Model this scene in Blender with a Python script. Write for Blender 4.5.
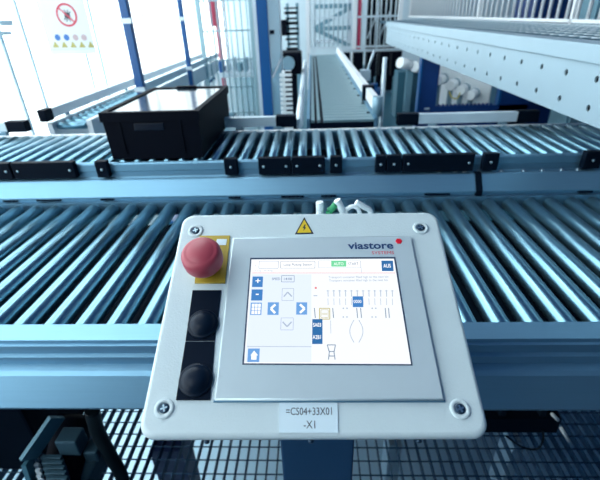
import bpy, bmesh, math, random
from mathutils import Vector, Matrix

random.seed(7)
scene = bpy.context.scene
for o in list(bpy.data.objects):
    bpy.data.objects.remove(o)
COL = scene.collection

# ------------------------------------------------------------------ camera
F_PX, CAM_Z, PITCH, ROLL, YAW = 412.0, 1.44, 28.7, 1.87, 2.4
cam_data = bpy.data.cameras.new('camera')
cam_data.sensor_width = 36.0
cam_data.lens = F_PX / 600.0 * 36.0
cam_data.clip_start = 0.02
cam = bpy.data.objects.new('camera', cam_data)
COL.objects.link(cam)
cam.matrix_world = (Matrix.Translation((0, 0, CAM_Z)) @ Matrix.Rotation(math.radians(YAW), 4, 'Z')
                    @ Matrix.Rotation(math.radians(90 - PITCH), 4, 'X')
                    @ Matrix.Rotation(math.radians(-ROLL), 4, 'Z'))
cam_data.dof.use_dof = True
cam_data.dof.focus_distance = 0.62
cam_data.dof.aperture_fstop = 6.0
scene.camera = cam

# ------------------------------------------------------------------ world, light, exposure
world = bpy.data.worlds.new('world')
scene.world = world
world.use_nodes = True
bg = world.node_tree.nodes['Background']
bg.inputs[0].default_value = (0.0, 0.20, 0.74, 1)
bg.inputs[1].default_value = 0.17
WINDOW_GLOW = 2.5
FILL_GLOW = 6.0
scene.view_settings.view_transform = 'Standard'
scene.view_settings.look = 'None'
scene.view_settings.gamma = 1.0
scene.view_settings.use_curve_mapping = False
scene.view_settings.exposure = 0.35

# ------------------------------------------------------------------ materials
MATS = {}


def mat(name, col, rough=0.5, metal=0.0, var=0.06, scale=30.0, bump=0.0, bscale=200.0, emit=0.0, spec=0.5,
        alpha=1.0, stretch=None):
    m = bpy.data.materials.new(name)
    m.use_nodes = True
    nt = m.node_tree
    b = nt.nodes['Principled BSDF']
    b.inputs['Roughness'].default_value = rough
    b.inputs['Metallic'].default_value = metal
    b.inputs['Specular IOR Level'].default_value = spec
    tc = nt.nodes.new('ShaderNodeTexCoord')
    mp = nt.nodes.new('ShaderNodeMapping')
    nt.links.new(tc.outputs['Object'], mp.inputs[0])
    if stretch:
        mp.inputs['Scale'].default_value = stretch
    if var > 0:
        n = nt.nodes.new('ShaderNodeTexNoise')
        n.inputs['Scale'].default_value = scale
        n.inputs['Detail'].default_value = 4
        nt.links.new(mp.outputs[0], n.inputs['Vector'])
        r = nt.nodes.new('ShaderNodeMix')
        r.data_type = 'RGBA'
        r.inputs[6].default_value = tuple(c * (1 - var) for c in col) + (1,)
        r.inputs[7].default_value = tuple(min(1, c * (1 + var)) for c in col) + (1,)
        nt.links.new(n.outputs['Fac'], r.inputs[0])
        nt.links.new(r.outputs[2], b.inputs['Base Color'])
    else:
        b.inputs['Base Color'].default_value = tuple(col) + (1,)
    if bump > 0:
        n2 = nt.nodes.new('ShaderNodeTexNoise')
        n2.inputs['Scale'].default_value = bscale
        n2.inputs['Detail'].default_value = 2
        nt.links.new(tc.outputs['Object'], n2.inputs['Vector'])
        bp = nt.nodes.new('ShaderNodeBump')
        bp.inputs['Strength'].default_value = bump
        bp.inputs['Distance'].default_value = 0.001
        nt.links.new(n2.outputs['Fac'], bp.inputs['Height'])
        nt.links.new(bp.outputs[0], b.inputs['Normal'])
    if emit > 0:
        if name.startswith('scr'):
            b.inputs['Base Color'].default_value = (0.02, 0.03, 0.04, 1)
        b.inputs['Emission Color'].default_value = tuple(col) + (1,)
        b.inputs['Emission Strength'].default_value = emit
    if alpha < 1:
        b.inputs['Alpha'].default_value = alpha
    MATS[name] = m
    return m


mat('enclosure', (0.58, 0.69, 0.72), 0.42, 0.0, 0.03, 40, 0.35, 420)
mat('bezel', (0.60, 0.71, 0.75), 0.36, 0.25, 0.04, 25, 0.05, 600)
mat('bezel_shade', (0.10, 0.24, 0.36), 0.4, 0.3)  # bezel colour darkened for the shade along its lower edge
mat('screen_rim', (0.03, 0.06, 0.12), 0.35)
mat('screen', (0.93, 0.965, 1.0), 0.25, 0, 0, emit=0.82, spec=0.2)
mat('screen_lav', (0.77, 0.85, 0.97), 0.25, 0, 0, emit=0.85, spec=0.2)
mat('scr_blue', (0.045, 0.20, 0.52), 0.3, 0, 0, emit=0.85, spec=0.2)
mat('scr_mid', (0.14, 0.34, 0.70), 0.3, 0, 0, emit=0.85, spec=0.2)
mat('scr_dark', (0.02, 0.14, 0.38), 0.3, 0, 0, emit=0.8, spec=0.2)
mat('scr_grey', (0.16, 0.24, 0.36), 0.3, 0, 0, emit=0.75, spec=0.2)
mat('scr_pale', (0.42, 0.50, 0.62), 0.3, 0, 0, emit=0.8, spec=0.2)
mat('scr_green', (0.18, 0.72, 0.35), 0.3, 0, 0, emit=0.8, spec=0.2)
mat('scr_red', (0.85, 0.25, 0.25), 0.3, 0, 0, emit=0.8, spec=0.2)
mat('scr_yellow', (0.60, 0.52, 0.20), 0.3, 0, 0, emit=0.8, spec=0.2)
mat('scr_white', (1, 1, 1), 0.3, 0, 0, emit=0.9, spec=0.2)
mat('logo_blue', (0.006, 0.05, 0.16), 0.4, 0, 0)
mat('logo_red', (0.72, 0.01, 0.03), 0.35, 0, 0)
mat('estop_red', (0.40, 0.055, 0.085), 0.38, 0, 0.04)
mat('estop_yellow', (0.46, 0.33, 0.03), 0.45, 0, 0.06)
mat('warn_yellow', (0.75, 0.52, 0.02), 0.4, 0, 0.04)
mat('black', (0.002, 0.006, 0.014), 0.5, 0, 0.1, spec=0.06)
mat('black_gloss', (0.004, 0.009, 0.02), 0.22, 0, 0.1, spec=0.15)
mat('button_black', (0.003, 0.010, 0.024), 0.36, 0, 0.1, spec=0.15)
mat('recess', (0.002, 0.007, 0.018), 0.6, 0, 0.1, spec=0.06)
mat('label_white', (0.66, 0.80, 0.87), 0.4, 0, 0.02)
mat('screw_steel', (0.45, 0.60, 0.68), 0.3, 0.9, 0.05)
mat('screw_dark', (0.02, 0.05, 0.09), 0.4, 0.5, 0.05)
mat('post_blue', (0.012, 0.055, 0.13), 0.4, 0.2)
mat('alu', (0.21, 0.40, 0.54), 0.50, 0.88, 0.05, 6, 0.0, stretch=(1, 30, 30))
mat('alu_dark', (0.12, 0.24, 0.32), 0.45, 0.6)
mat('roller_steel', (0.20, 0.39, 0.49), 0.29, 0.92, 0.07, 14, 0.06, 300, stretch=(6, 1, 6))
mat('roller_cap', (0.02, 0.05, 0.08), 0.5)
mat('matte_dark', (0.003, 0.010, 0.020), 0.7, spec=0.1)  # near black, deepens the shade on the sheets under the rollers
mat('belt', (0.20, 0.33, 0.37), 0.42, 0.35, 0.06, 20)
mat('white_paint', (0.86, 0.90, 0.92), 0.4, 0.0, 0.03)
mat('galv', (0.66, 0.77, 0.83), 0.42, 0.35, 0.08, 9)
mat('galv_beam', (0.33, 0.45, 0.52), 0.45, 0.2, 0.05, 6)
mat('galv_dark', (0.16, 0.28, 0.36), 0.45, 0.5, 0.08, 9)
mat('blue_paint', (0.005, 0.085, 0.27), 0.35, 0.0, 0.05)
mat('blue_deep', (0.004, 0.035, 0.16), 0.4, 0.0, 0.05)
mat('bracket_teal', (0.05, 0.16, 0.22), 0.5, 0.2, 0.08)
mat('wire', (0.30, 0.46, 0.52), 0.5, 0.2, 0.05)
mat('teal_grey', (0.16, 0.32, 0.40), 0.5, 0.2, 0.08)
mat('floor_paint', (0.025, 0.12, 0.17), 0.45, 0.0, 0.10, 3)
mat('lower_floor', (0.48, 0.72, 0.86), 0.6, 0.0, 0.08, 2)
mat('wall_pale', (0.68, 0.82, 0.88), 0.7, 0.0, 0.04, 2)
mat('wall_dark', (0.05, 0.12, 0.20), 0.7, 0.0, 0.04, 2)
mat('grate', (0.006, 0.05, 0.12), 0.5, 0.5, 0.1)
mat('window', (0.87, 0.97, 0.99), 0.3, 0, 0, emit=WINDOW_GLOW)
mat('lamp', (0.87, 0.97, 0.99), 0.3, 0, 0, emit=FILL_GLOW)  # emission of the added fill lamps
mat('mullion', (0.55, 0.70, 0.78), 0.5, 0.1)
mat('paper', (0.72, 0.76, 0.78), 0.6, 0, 0.02)
mat('sign_red', (0.62, 0.06, 0.10), 0.5, 0, 0)
mat('sign_blue', (0.03, 0.15, 0.45), 0.5, 0, 0)
mat('sign_yellow', (0.42, 0.38, 0.10), 0.5, 0, 0)
mat('sign_black', (0.02, 0.03, 0.05), 0.5, 0, 0)
mat('sign_pink', (0.50, 0.38, 0.40), 0.5, 0, 0)
mat('mast_red', (0.42, 0.03, 0.08), 0.5, 0, 0.05)
mat('cable_black', (0.004, 0.010, 0.014), 0.45, 0, 0.1, spec=0.15)
mat('cable_white', (0.82, 0.90, 0.93), 0.45, 0, 0.02)
mat('cable_green', (0.02, 0.30, 0.12), 0.45, 0, 0.02)
mat('cable_yellow', (0.65, 0.55, 0.08), 0.45, 0, 0.02)
mat('motor_white', (0.84, 0.90, 0.92), 0.4, 0, 0.03)
mat('motor_dark', (0.035, 0.085, 0.12), 0.45, 0.3, 0.06, spec=0.3)
mat('motor_grey', (0.22, 0.36, 0.44), 0.45, 0.3, 0.06)
mat('tote_black', (0.0015, 0.003, 0.008), 0.6, 0, 0.1, spec=0.06)
mat('tote_lid', (0.03, 0.05, 0.07), 0.13, 0, 0.1, 8, 0.0)
mat('plexi', (0.55, 0.75, 0.85), 0.15, 0, 0.02, alpha=0.55)


# ------------------------------------------------------------------ mesh helpers
def box(bm, x0, x1, y0, y1, z0, z1, bevel=0.0):
    r = bmesh.ops.create_cube(bm, size=1.0)
    vs = r['verts']
    for v in vs:
        v.co = Vector((x0 + (v.co.x + .5) * (x1 - x0), y0 + (v.co.y + .5) * (y1 - y0), z0 + (v.co.z + .5) * (z1 - z0)))
    if bevel > 0:
        es = list({e for v in vs for e in v.link_edges})
        bmesh.ops.bevel(bm, geom=es, offset=bevel, segments=2, affect='EDGES', profile=0.5)
    return bm


def nb(*a, **k):
    return box(bmesh.new(), *a, **k)


def bar(bm, p, q, w, h=None, up=(0, 0, 1)):
    """rectangular bar from p to q, w across, h along up"""
    h = h or w
    p, q = Vector(p), Vector(q)
    d = (q - p).normalized()
    u = Vector(up)
    s = d.cross(u)
    if s.length < 1e-4:
        s = d.cross(Vector((1, 0, 0)))
    s.normalize()
    u = s.cross(d)
    vs = []
    for c in (p, q):
        for i, j in ((-1, -1), (1, -1), (1, 1), (-1, 1)):
            vs.append(bm.verts.new(c + s * (w / 2 * i) + u * (h / 2 * j)))
    for f in ((3, 2, 1, 0), (4, 5, 6, 7), (0, 1, 5, 4), (1, 2, 6, 5), (2, 3, 7, 6), (3, 0, 4, 7)):
        bm.faces.new([vs[k] for k in f])
    return bm


def lathe(bm, prof, base, axis, seg=24, smooth=True):
    """prof = list of (radius, height along axis)"""
    base, ax = Vector(base), Vector(axis).normalized()
    s = ax.cross(Vector((0, 1, 0)))
    if s.length < 1e-3:
        s = ax.cross(Vector((1, 0, 0)))
    s.normalize()
    t = ax.cross(s)
    rings = []
    for r, h in prof:
        c = base + ax * h
        if r < 1e-6:
            rings.append([bm.verts.new(c)])
        else:
            rings.append([bm.verts.new(c + s * (r * math.cos(2 * math.pi * k / seg)) + t * (r * math.sin(2 * math.pi * k / seg)))
                          for k in range(seg)])
    for a, b in zip(rings, rings[1:]):
        for k in range(seg):
            k2 = (k + 1) % seg
            if len(a) == 1 and len(b) == 1:
                continue
            if len(a) == 1:
                f = bm.faces.new((a[0], b[k], b[k2]))
            elif len(b) == 1:
                f = bm.faces.new((a[k], b[0], a[k2]))
            else:
                f = bm.faces.new((a[k], b[k], b[k2], a[k2]))
            f.smooth = smooth
    for ring in (rings[0], rings[-1]):
        if len(ring) > 1:
            bm.faces.new(ring)
    return bm


def rod(bm, p, q, r, seg=12):
    p, q = Vector(p), Vector(q)
    return lathe(bm, [(r, 0), (r, (q - p).length)], p, q - p, seg)


def tube(bm, pts, r, seg=8, n=8):
    """smooth tube through points (Catmull-Rom)"""
    P = [Vector(p) for p in pts]
    P = [P[0] * 2 - P[1]] + P + [P[-1] * 2 - P[-2]]
    path = []
    for i in range(1, len(P) - 2):
        for k in range(n):
            t = k / n
            a, b, c, d = P[i - 1], P[i], P[i + 1], P[i + 2]
            path.append(0.5 * ((2 * b) + (c - a) * t + (2 * a - 5 * b + 4 * c - d) * t * t + (3 * b - a - 3 * c + d) * t ** 3))
    path.append(P[-2])
    rings = []
    ref = Vector((0.3, 0.2, 1))
    for i, c in enumerate(path):
        d = (path[min(i + 1, len(path) - 1)] - path[max(i - 1, 0)]).normalized()
        s = d.cross(ref).normalized()
        t = d.cross(s)
        rings.append([bm.verts.new(c + s * (r * math.cos(2 * math.pi * k / seg)) + t * (r * math.sin(2 * math.pi * k / seg)))
                      for k in range(seg)])
    for a, b in zip(rings, rings[1:]):
        for k in range(seg):
            f = bm.faces.new((a[k], b[k], b[(k + 1) % seg], a[(k + 1) % seg]))
            f.smooth = True
    bm.faces.new(rings[0])
    bm.faces.new(rings[-1])
    return bm


def prism(bm, pts, ext):
    """polygon pts (3D, planar) extruded by vector ext"""
    ext = Vector(ext)
    a = [bm.verts.new(Vector(p)) for p in pts]
    b = [bm.verts.new(Vector(p) + ext) for p in pts]
    n = len(pts)
    bm.faces.new(a)
    bm.faces.new(list(reversed(b)))
    for k in range(n):
        bm.faces.new((a[k], b[k], b[(k + 1) % n], a[(k + 1) % n]))
    return bm


def profile_x(pts, x0, x1):
    """closed (y,z) profile extruded along x"""
    return prism(bmesh.new(), [(x0, y, z) for y, z in pts], (x1 - x0, 0, 0))


def world_loc(o):
    v = Vector((0, 0, 0))
    while o:
        v += Vector(o.location)
        o = o.parent
    return v


def obj(name, bm, m, parent=None, label=None):
    """link bm (world coordinates) as ONE mesh object; its origin goes to its base or stays with its parent"""
    bmesh.ops.recalc_face_normals(bm, faces=bm.faces)
    me = bpy.data.meshes.new(name)
    if parent:
        off = world_loc(parent)
    else:
        lo = Vector([min(v.co[i] for v in bm.verts) for i in range(3)])
        hi = Vector([max(v.co[i] for v in bm.verts) for i in range(3)])
        off = Vector(((lo.x + hi.x) / 2, (lo.y + hi.y) / 2, lo.z))
    for v in bm.verts:
        v.co -= off
    bm.to_mesh(me)
    bm.free()
    me.materials.append(MATS[m])
    o = bpy.data.objects.new(name, me)
    COL.objects.link(o)
    if parent:
        o.parent = parent
    else:
        o.location = off
    if label:
        o['label'] = label
    return o


def inst(src, rel, parent, rot=None):
    """a further piece sharing src's mesh, at rel in the parent's space"""
    o = src.copy()
    COL.objects.link(o)
    o.parent = parent
    o.location = rel
    if rot:
        o.rotation_euler = rot
    return o


def thing(name, label, cat, loc=(0, 0, 0), group=None):
    o = bpy.data.objects.new(name, None)
    o.empty_display_size = 0.05
    COL.objects.link(o)
    o.location = loc
    return tag(o, label, cat, group)


def tag(o, label, cat, group=None):
    o['label'] = label
    o['category'] = cat
    if group:
        o['group'] = group
    return o


def struct(name, bm, m, label, cat='structure', parent=None):
    o = obj(name, bm, m, parent)
    o['kind'] = 'structure'
    o['label'] = label
    o['category'] = cat
    return o


def text_bm(txt, origin, ex, ey, height, width=None, bold=0.0, align='LEFT', depth=0.0):
    """flat lettering: origin = left (or centre) of the baseline, ex/ey = writing directions"""
    cu = bpy.data.curves.new('lettering', 'FONT')
    cu.body = txt
    cu.size = 1.0
    cu.offset = bold
    cu.resolution_u = 3
    t = bpy.data.objects.new('lettering', cu)
    me = bpy.data.meshes.new_from_object(t)
    bpy.data.objects.remove(t)
    bpy.data.curves.remove(cu)
    bm = bmesh.new()
    bm.from_mesh(me)
    bpy.data.meshes.remove(me)
    xs = [v.co.x for v in bm.verts]
    x0, x1 = min(xs), max(xs)
    s = height / 0.70
    sx = width / (x1 - x0) if width else s
    ox, ex, ey = Vector(origin), Vector(ex), Vector(ey)
    off = {'LEFT': x0, 'CENTER': (x0 + x1) / 2, 'RIGHT': x1}[align]
    for v in bm.verts:
        v.co = ox + ex * ((v.co.x - off) * sx) + ey * (v.co.y * s)
    return bm


# ------------------------------------------------------------------ measuring helpers: a photo pixel to a point of the place
_p, _r = math.radians(PITCH), math.radians(ROLL)


def ray(x, y):
    u, v = (x - 300) / F_PX, (240 - y) / F_PX
    u, v = u * math.cos(_r) + v * math.sin(_r), -u * math.sin(_r) + v * math.cos(_r)
    d = Vector((u, math.cos(_p) + v * math.sin(_p), -math.sin(_p) + v * math.cos(_p)))
    return Matrix.Rotation(math.radians(YAW), 3, 'Z') @ d


CAM = Vector((0, 0, CAM_Z))


def at_z(x, y, z):
    d = ray(x, y)
    return CAM + d * ((z - CAM_Z) / d.z)


def at_y(x, y, Y):
    d = ray(x, y)
    return CAM + d * (Y / d.y)


def at_x(x, y, X):
    d = ray(x, y)
    return CAM + d * (X / d.x)


# =================================================================== THE SETTING
WX = -2.6          # window wall
struct('floor', nb(-2.6, 6.0, 1.62, 14.0, -0.12, 0.0), 'floor_paint', 'grey-teal painted floor behind the conveyors', 'floor')
struct('floor_lower', nb(-2.6, 6.0, -4.0, 3.0, -1.75, -1.65), 'lower_floor', 'pale floor of the level below the grating', 'floor')
struct('floor_front', nb(-2.6, 6.0, -4.0, 0.0, -0.12, -0.02), 'wall_dark', 'dark floor behind the operator position', 'floor')
struct('wall_back', nb(-2.6, 6.0, 14.0, 14.15, -0.1, 5.0), 'wall_pale', 'pale far wall of the hall', 'wall')
struct('wall_right', nb(6.0, 6.15, -4.0, 14.1, -1.75, 5.0), 'wall_dark', 'dark side wall of the hall', 'wall')

struct('wall_front', nb(-2.6, 6.0, -4.1, -4.0, -1.75, 5.0), 'wall_dark', 'dark wall behind the operator position', 'wall')
struct('wall_left', nb(-2.75, -2.6, -4.0, -3.04, -1.75, 5.0), 'wall_dark', 'dark side wall in front of the glazing', 'wall')

# glazed left wall: panes and mullions, both levels
pane_edges = [-3.0 + 1.70 * k for k in range(11)]
win = bpy.data.objects.new('window_1', None)
COL.objects.link(win)
win.location = (WX - .05, 0, 0)
win['kind'] = 'structure'
win['label'] = 'full-height glazed daylight wall on the left'
win['category'] = 'window'
for k in range(10):
    a, b = pane_edges[k], pane_edges[k + 1]
    for z0, z1 in ((0.12, 2.2), (2.2, 4.6)):
        obj('pane', nb(WX - .06, WX - .04, a + .02, b - .02, z0 + .02, z1 - .02), 'window', win)
    obj('mullion', nb(WX - .09, WX - .02, a - .02, a + .02, 0.0, 4.6), 'mullion', win)
for z in (0.06, 2.2, 4.6):
    obj('transom', nb(WX - .09, WX - .02, -3.0, 14.0, z - .03, z + .03), 'mullion', win)

# added fill lamps, all out of view, brightening the hall and the level below
for k, (x, y, z, lx, ly, lab) in enumerate(((-1.1, 3.6, 4.3, .5, 2.6, 'added fill lamp above the branch conveyor'),
                                            (-1.1, 7.6, 4.3, .5, 2.6, 'added fill lamp above the wire fence'),
                                            (0.9, 10.2, 4.3, .5, 2.6, 'added fill lamp above the rack'),
                                            (-1.2, 1.9, 3.4, .5, 2.2, 'added fill lamp above the front conveyor'),
                                            (-1.3, -1.0, 3.2, .5, 1.5, 'added fill lamp left behind the operator position'),
                                            (1.35, 3.62, 1.24, .12, .4, 'small added fill lamp under the platform deck'),
                                            (-1.75, 2.35, -.55, .7, 1.2, 'added fill lamp under the grating on the lower level'))):
    lt_ = bpy.data.objects.new('fill_lamp', None)
    COL.objects.link(lt_)
    lt_.location = (x, y, z)
    lt_['label'], lt_['category'], lt_['group'] = lab, 'lamp', 'added fill lamps'
    obj('fill_housing', nb(x - lx / 2 - .02, x + lx / 2 + .02, y - ly / 2 - .02, y + ly / 2 + .02, z, z + .06), 'white_paint', lt_)
    obj('fill_diffuser', nb(x - lx / 2, x + lx / 2, y - ly / 2, y + ly / 2, z - .02, z), 'lamp', lt_)

# grating walkway: load bars one by one, cross wires one by one
grating = bpy.data.objects.new('floor_grating', None)
COL.objects.link(grating)
grating.location = (0, 0.8, 0)
grating['kind'] = 'structure'
grating['label'] = 'open steel grating walkway in front of the conveyor'
grating['category'] = 'floor'
G0, G1 = 0.02, 1.60
b0 = obj('grating_bar', nb(-.0015, .0015, G0, G1, -.030, 0), 'grate', grating)
b0.location.x = -1.50
for k in range(1, 80):
    inst(b0, (-1.50 + .0375 * k, 0, 0), grating)
w0 = obj('cross_bar', rod(bmesh.new(), (-1.52, G0 + .02, -.004), (1.50, G0 + .02, -.004), .0025, 6), 'grate', grating)
for k in range(1, 30):
    inst(w0, (0, .053 * k, 0), grating)

# =================================================================== OPERATOR PANEL
PO = Vector((-0.0056, 0.3097, 1.0084))      # middle of the lower edge of the panel face
EA = Vector((1, .017, -.011)).normalized()
EB = Vector((-.017, .897, .441))
EB = (EB - EA * EB.dot(EA)).normalized()
EN = EA.cross(EB)


def PL(x, y, n=0.0):
    """photo pixel -> panel coordinates (a right, b up the slope), on the level n above the enclosure face"""
    d = ray(x, y)
    q = PO + EN * n
    t = EN.dot(q - CAM) / EN.dot(d)
    w = CAM + d * t - PO
    return w.dot(EA), w.dot(EB)


def PW(a, b, n=0.0):
    return PO + EA * a + EB * b + EN * n


panel = thing('operator_panel', 'light grey tilted operator terminal with lit touchscreen and red stop button', 'control panel', (0.015, 0.47, 0))


def rounded(a0, a1, b0_, b1, r, seg=6):
    pts = []
    for ca, cb, s in ((a1 - r, b1 - r, 0), (a0 + r, b1 - r, 90), (a0 + r, b0_ + r, 180), (a1 - r, b0_ + r, 270)):
        for k in range(seg + 1):
            t = math.radians(s + 90 * k / seg)
            pts.append((ca + r * math.cos(t), cb + r * math.sin(t)))
    return pts


def slab(pts, n0, n1, bevel=0.0):
    """flat piece with outline pts (a,b) from height n0 to n1, top edge bevelled"""
    bm = bmesh.new()
    rings = []
    ca = sum(p[0] for p in pts) / len(pts)
    cb = sum(p[1] for p in pts) / len(pts)
    A = max(abs(p[0] - ca) for p in pts)
    B = max(abs(p[1] - cb) for p in pts)
    levels = [(n0, 0)]
    if bevel > 0:
        for k in range(5):
            t = math.pi / 2 * k / 4
            levels.append((n1 - bevel + bevel * math.sin(t), bevel * (1 - math.cos(t))))
    else:
        levels.append((n1, 0))
    for n, ins in levels:
        rings.append([bm.verts.new(PW(ca + (a - ca) * (1 - ins / A), cb + (b - cb) * (1 - ins / B), n)) for a, b in pts])
    N = len(pts)
    for r0, r1 in zip(rings, rings[1:]):
        for k in range(N):
            f = bm.faces.new((r0[k], r0[(k + 1) % N], r1[(k + 1) % N], r1[k]))
            f.smooth = bevel > 0
    bm.faces.new(rings[0])
    bm.faces.new(rings[-1])
    return bm


PWID, PLEN, PB = 0.2065, 0.335, -.0005
enc_bm = slab(rounded(-PWID, PWID, PB, PLEN, .018), -.012, 0, .006)
enc = obj('enclosure', enc_bm, 'enclosure', panel)
bm = bmesh.new()
lo_ = [bm.verts.new(PW(a_, b_, -.09)) for a_, b_ in rounded(-PWID + .02, PWID - .02, PB + .035, PLEN - .004, .012)]
hi_ = [bm.verts.new(PW(a_, b_, -.012)) for a_, b_ in rounded(-PWID + .004, PWID - .004, PB + .014, PLEN - .002, .015)]
for k in range(len(lo_)):
    bm.faces.new((lo_[k], lo_[(k + 1) % len(lo_)], hi_[(k + 1) % len(lo_)], hi_[k]))
bm.faces.new(lo_)
bm.faces.new(hi_)
obj('back_box', bm, 'enclosure', panel)


def quad(px4, n0, n1, bevel=0.0):
    return slab([PL(x, y, n1) for x, y in px4], n0, n1, bevel)


bez = obj('bezel', quad([(214, 400), (444.5, 400), (411, 235.5), (232.5, 237.5)], -.002, .0055, .0022), 'bezel', panel,
          'brushed grey raised frame around the screen')
obj('bezel_shade_strip', slab([PL(213.4, 402.4, .001), PL(445.2, 402.4, .001), PL(444.6, 399.6, .001), PL(213.8, 399.6, .001)], -.001, .0015), 'bezel_shade', panel)  # dark strip painting the shade under the bezel's lower edge
obj('screen_rim', quad([(242.2, 364.6), (412.6, 365.4), (395.3, 256.9), (250.2, 257.8)], .004, .0059), 'screen_rim', panel)
scr = obj('screen', quad([(244, 363.2), (411, 364), (394, 258.6), (251.4, 259.4)], .005, .0062), 'screen', panel, 'lit white touchscreen display')


def sc(cx, cy):
    return 240 + cx * .3, 230 + cy * .3


def srect(name, x0, y0, x1, y1, m, lift=.0001, x0b=None, x1b=None):
    """rectangle on the screen in close-up pixel units; bottom corners may be shifted for the slant"""
    k = (y1 - y0)
    xa = x0 - k * .07 * (1 - x0 / 270) if x0b is None else x0b
    xb = x1 - k * .07 * (1 - x1 / 270) if x1b is None else x1b
    n = .0062 + lift
    return obj(name, slab([PL(*sc(xa, y1), n), PL(*sc(xb, y1), n), PL(*sc(x1, y0), n), PL(*sc(x0, y0), n)], n - .0001, n), m, scr)


def sframe(name, x0, y0, x1, y1, m, w=2.0, lift=.0002):
    k = (y1 - y0)
    n = .0062 + lift
    bm = bmesh.new()
    xa, xb = x0 - k * .07 * (1 - x0 / 270), x1 - k * .07 * (1 - x1 / 270)
    P = [Vector(PW(*PL(*sc(*q), n), n)) for q in ((xa, y1), (xb, y1), (x1, y0), (x0, y0))]
    for i in range(4):
        bar(bm, P[i], P[(i + 1) % 4], w * .00046, .0001, EN)
    return obj(name, bm, m, scr)


def sline(name, pts, m, w=2.0, lift=.0002):
    n = .0062 + lift
    bm = bmesh.new()
    P = [PW(*PL(*sc(*q), n), n) for q in pts]
    for a, b in zip(P, P[1:]):
        bar(bm, a, b, w * .00046, .0001, EN)
    return obj(name, bm, m, scr)


def stext(txt, cx, cy, h, m, width=None, align='CENTER', bold=0.0, lift=.0004):
    n = .0062 + lift
    a, b = PL(*sc(cx, cy), n)
    return obj('screen_text', text_bm(txt, PW(a, b, n), EA, EB, h * .00052, width * .00042 if width else None, bold + .008, align), m, scr)


srect('menu_panel', 40, 148, 238, 440, 'screen_lav', x0b=18, x1b=238)
srect('header_bar', 42, 100, 512, 141, 'scr_white')
sline('header_rule', [(40, 143), (517, 143)], 'scr_red', 1.6)
sframe('header_field', 64, 104, 128, 128, 'scr_pale')
sframe('header_field', 136, 104, 250, 127, 'scr_grey', 1.6)
stext('Loop Picking Station', 193, 119, 8, 'scr_grey', 100)
sframe('header_field', 262, 103, 402, 126, 'scr_pale', 1.6)
sline('header_rule', [(402, 103), (405, 141)], 'scr_pale', 1.6)
stext('i', 52, 122, 10, 'scr_pale')
stext('Loop - Picking', 80, 138, 6, 'scr_pale', 60)
srect('mode_field', 304, 102, 354, 122, 'scr_green', .0003)
stext('AUTO', 329, 117, 9, 'scr_white', 34, lift=.0006)
stext('START', 378, 117, 9, 'scr_grey', 36)
srect('off_button', 471, 102, 510, 137, 'scr_dark', .0003)
stext('AUS', 491, 125, 12, 'scr_white', 26, bold=.01, lift=.0006)
# left hand keys
srect('plus_key', 42, 155, 77, 190, 'scr_blue', .0003)
stext('+', 59, 180, 20, 'scr_white', lift=.0006)
srect('minus_key', 39, 198, 76, 235, 'scr_blue', .0003)
stext('-', 57, 222, 22, 'scr_white', lift=.0006)
srect('grid_key', 36, 242, 73, 283, 'scr_mid', .0003)
for i in range(3):
    for j in range(3):
        srect('grid_cell', 40 + i * 10.5 - j * .8, 246 + j * 12, 48.5 + i * 10.5 - j * .8, 256 + j * 12, 'scr_white', .0005)
srect('home_key', 27, 395, 66, 440, 'scr_mid', .0003)
n_ = .0068
obj('home_icon', slab([PL(*sc(*q), n_) for q in ((37, 432), (55, 432), (55, 418), (60, 418), (47, 402), (35, 418), (38, 418))], n_ - .0001, n_), 'scr_white', scr)
srect('arrow_key', 93, 241, 130, 283, 'scr_mid', .0003)
sline('arrow_icon', [(118, 248), (103, 262), (117, 277)], 'scr_white', 7, .0006)
srect('arrow_key', 188, 241, 224, 282, 'scr_mid', .0003)
sline('arrow_icon', [(200, 248), (215, 262), (200, 276)], 'scr_white', 7, .0006)
sframe('arrow_key', 141, 195, 179, 235, 'scr_pale', 1.5)
sline('arrow_icon', [(146, 222), (159, 207), (173, 222)], 'scr_pale', 4)
sframe('arrow_key', 137, 293, 178, 333, 'scr_pale', 1.5)
sline('arrow_icon', [(142, 306), (157, 322), (172, 306)], 'scr_pale', 4)
stext('SPEED', 120, 167, 8, 'scr_grey', 28)
sframe('value_field', 139, 152, 181, 173, 'scr_grey', 1.5)
stext('14:00', 160, 167, 8, 'scr_grey', 28)
sline('menu_rule', [(24, 388), (238, 389)], 'scr_pale', 1.6)
# right hand plan
for yy, w in ((160, 205), (171, 200)):
    stext('Transport container filled high to the next bin', 395, yy, 7, 'scr_pale', w)
sline('status_dot', [(249, 193), (256, 193)], 'scr_red', 7)
sline('status_dash', [(245, 219), (258, 219)], 'scr_pale', 3)
for k in range(12):
    x = 293 + k * 19.5
    sline('plan_tick', [(x, 200), (x + .8, 222)], 'scr_pale', 2.4)
    sline('plan_tick', [(x, 228), (x + 1, 250)], 'scr_pale', 1.6)
    sline('plan_tick', [(x - 5, 203), (x + 5, 203)], 'scr_pale', 1.6)
srect('bin_marker', 375, 221, 410, 257, 'scr_blue', .0003)
stext('0000', 392, 243, 9, 'scr_white', 26, lift=.0006)
srect('bin_marker', 241, 297, 275, 380, 'scr_dark', .0003)
stext('SA03', 257, 322, 10, 'scr_white', 26, bold=.01, lift=.0006)
stext('A2B1', 256, 363, 10, 'scr_white', 26, bold=.01, lift=.0006)
sframe('bin_frame', 265, 261, 299, 297, 'scr_yellow', 3)
sframe('bin_frame', 270, 266, 294, 292, 'scr_yellow', 1.5)
stext('0000', 282, 283, 6, 'scr_yellow', 18)
for x in (248, 309, 389, 402, 484, 495):
    sline('lane_line', [(x, 260), (x + 3, 293)], 'scr_grey', 2.4)
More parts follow.
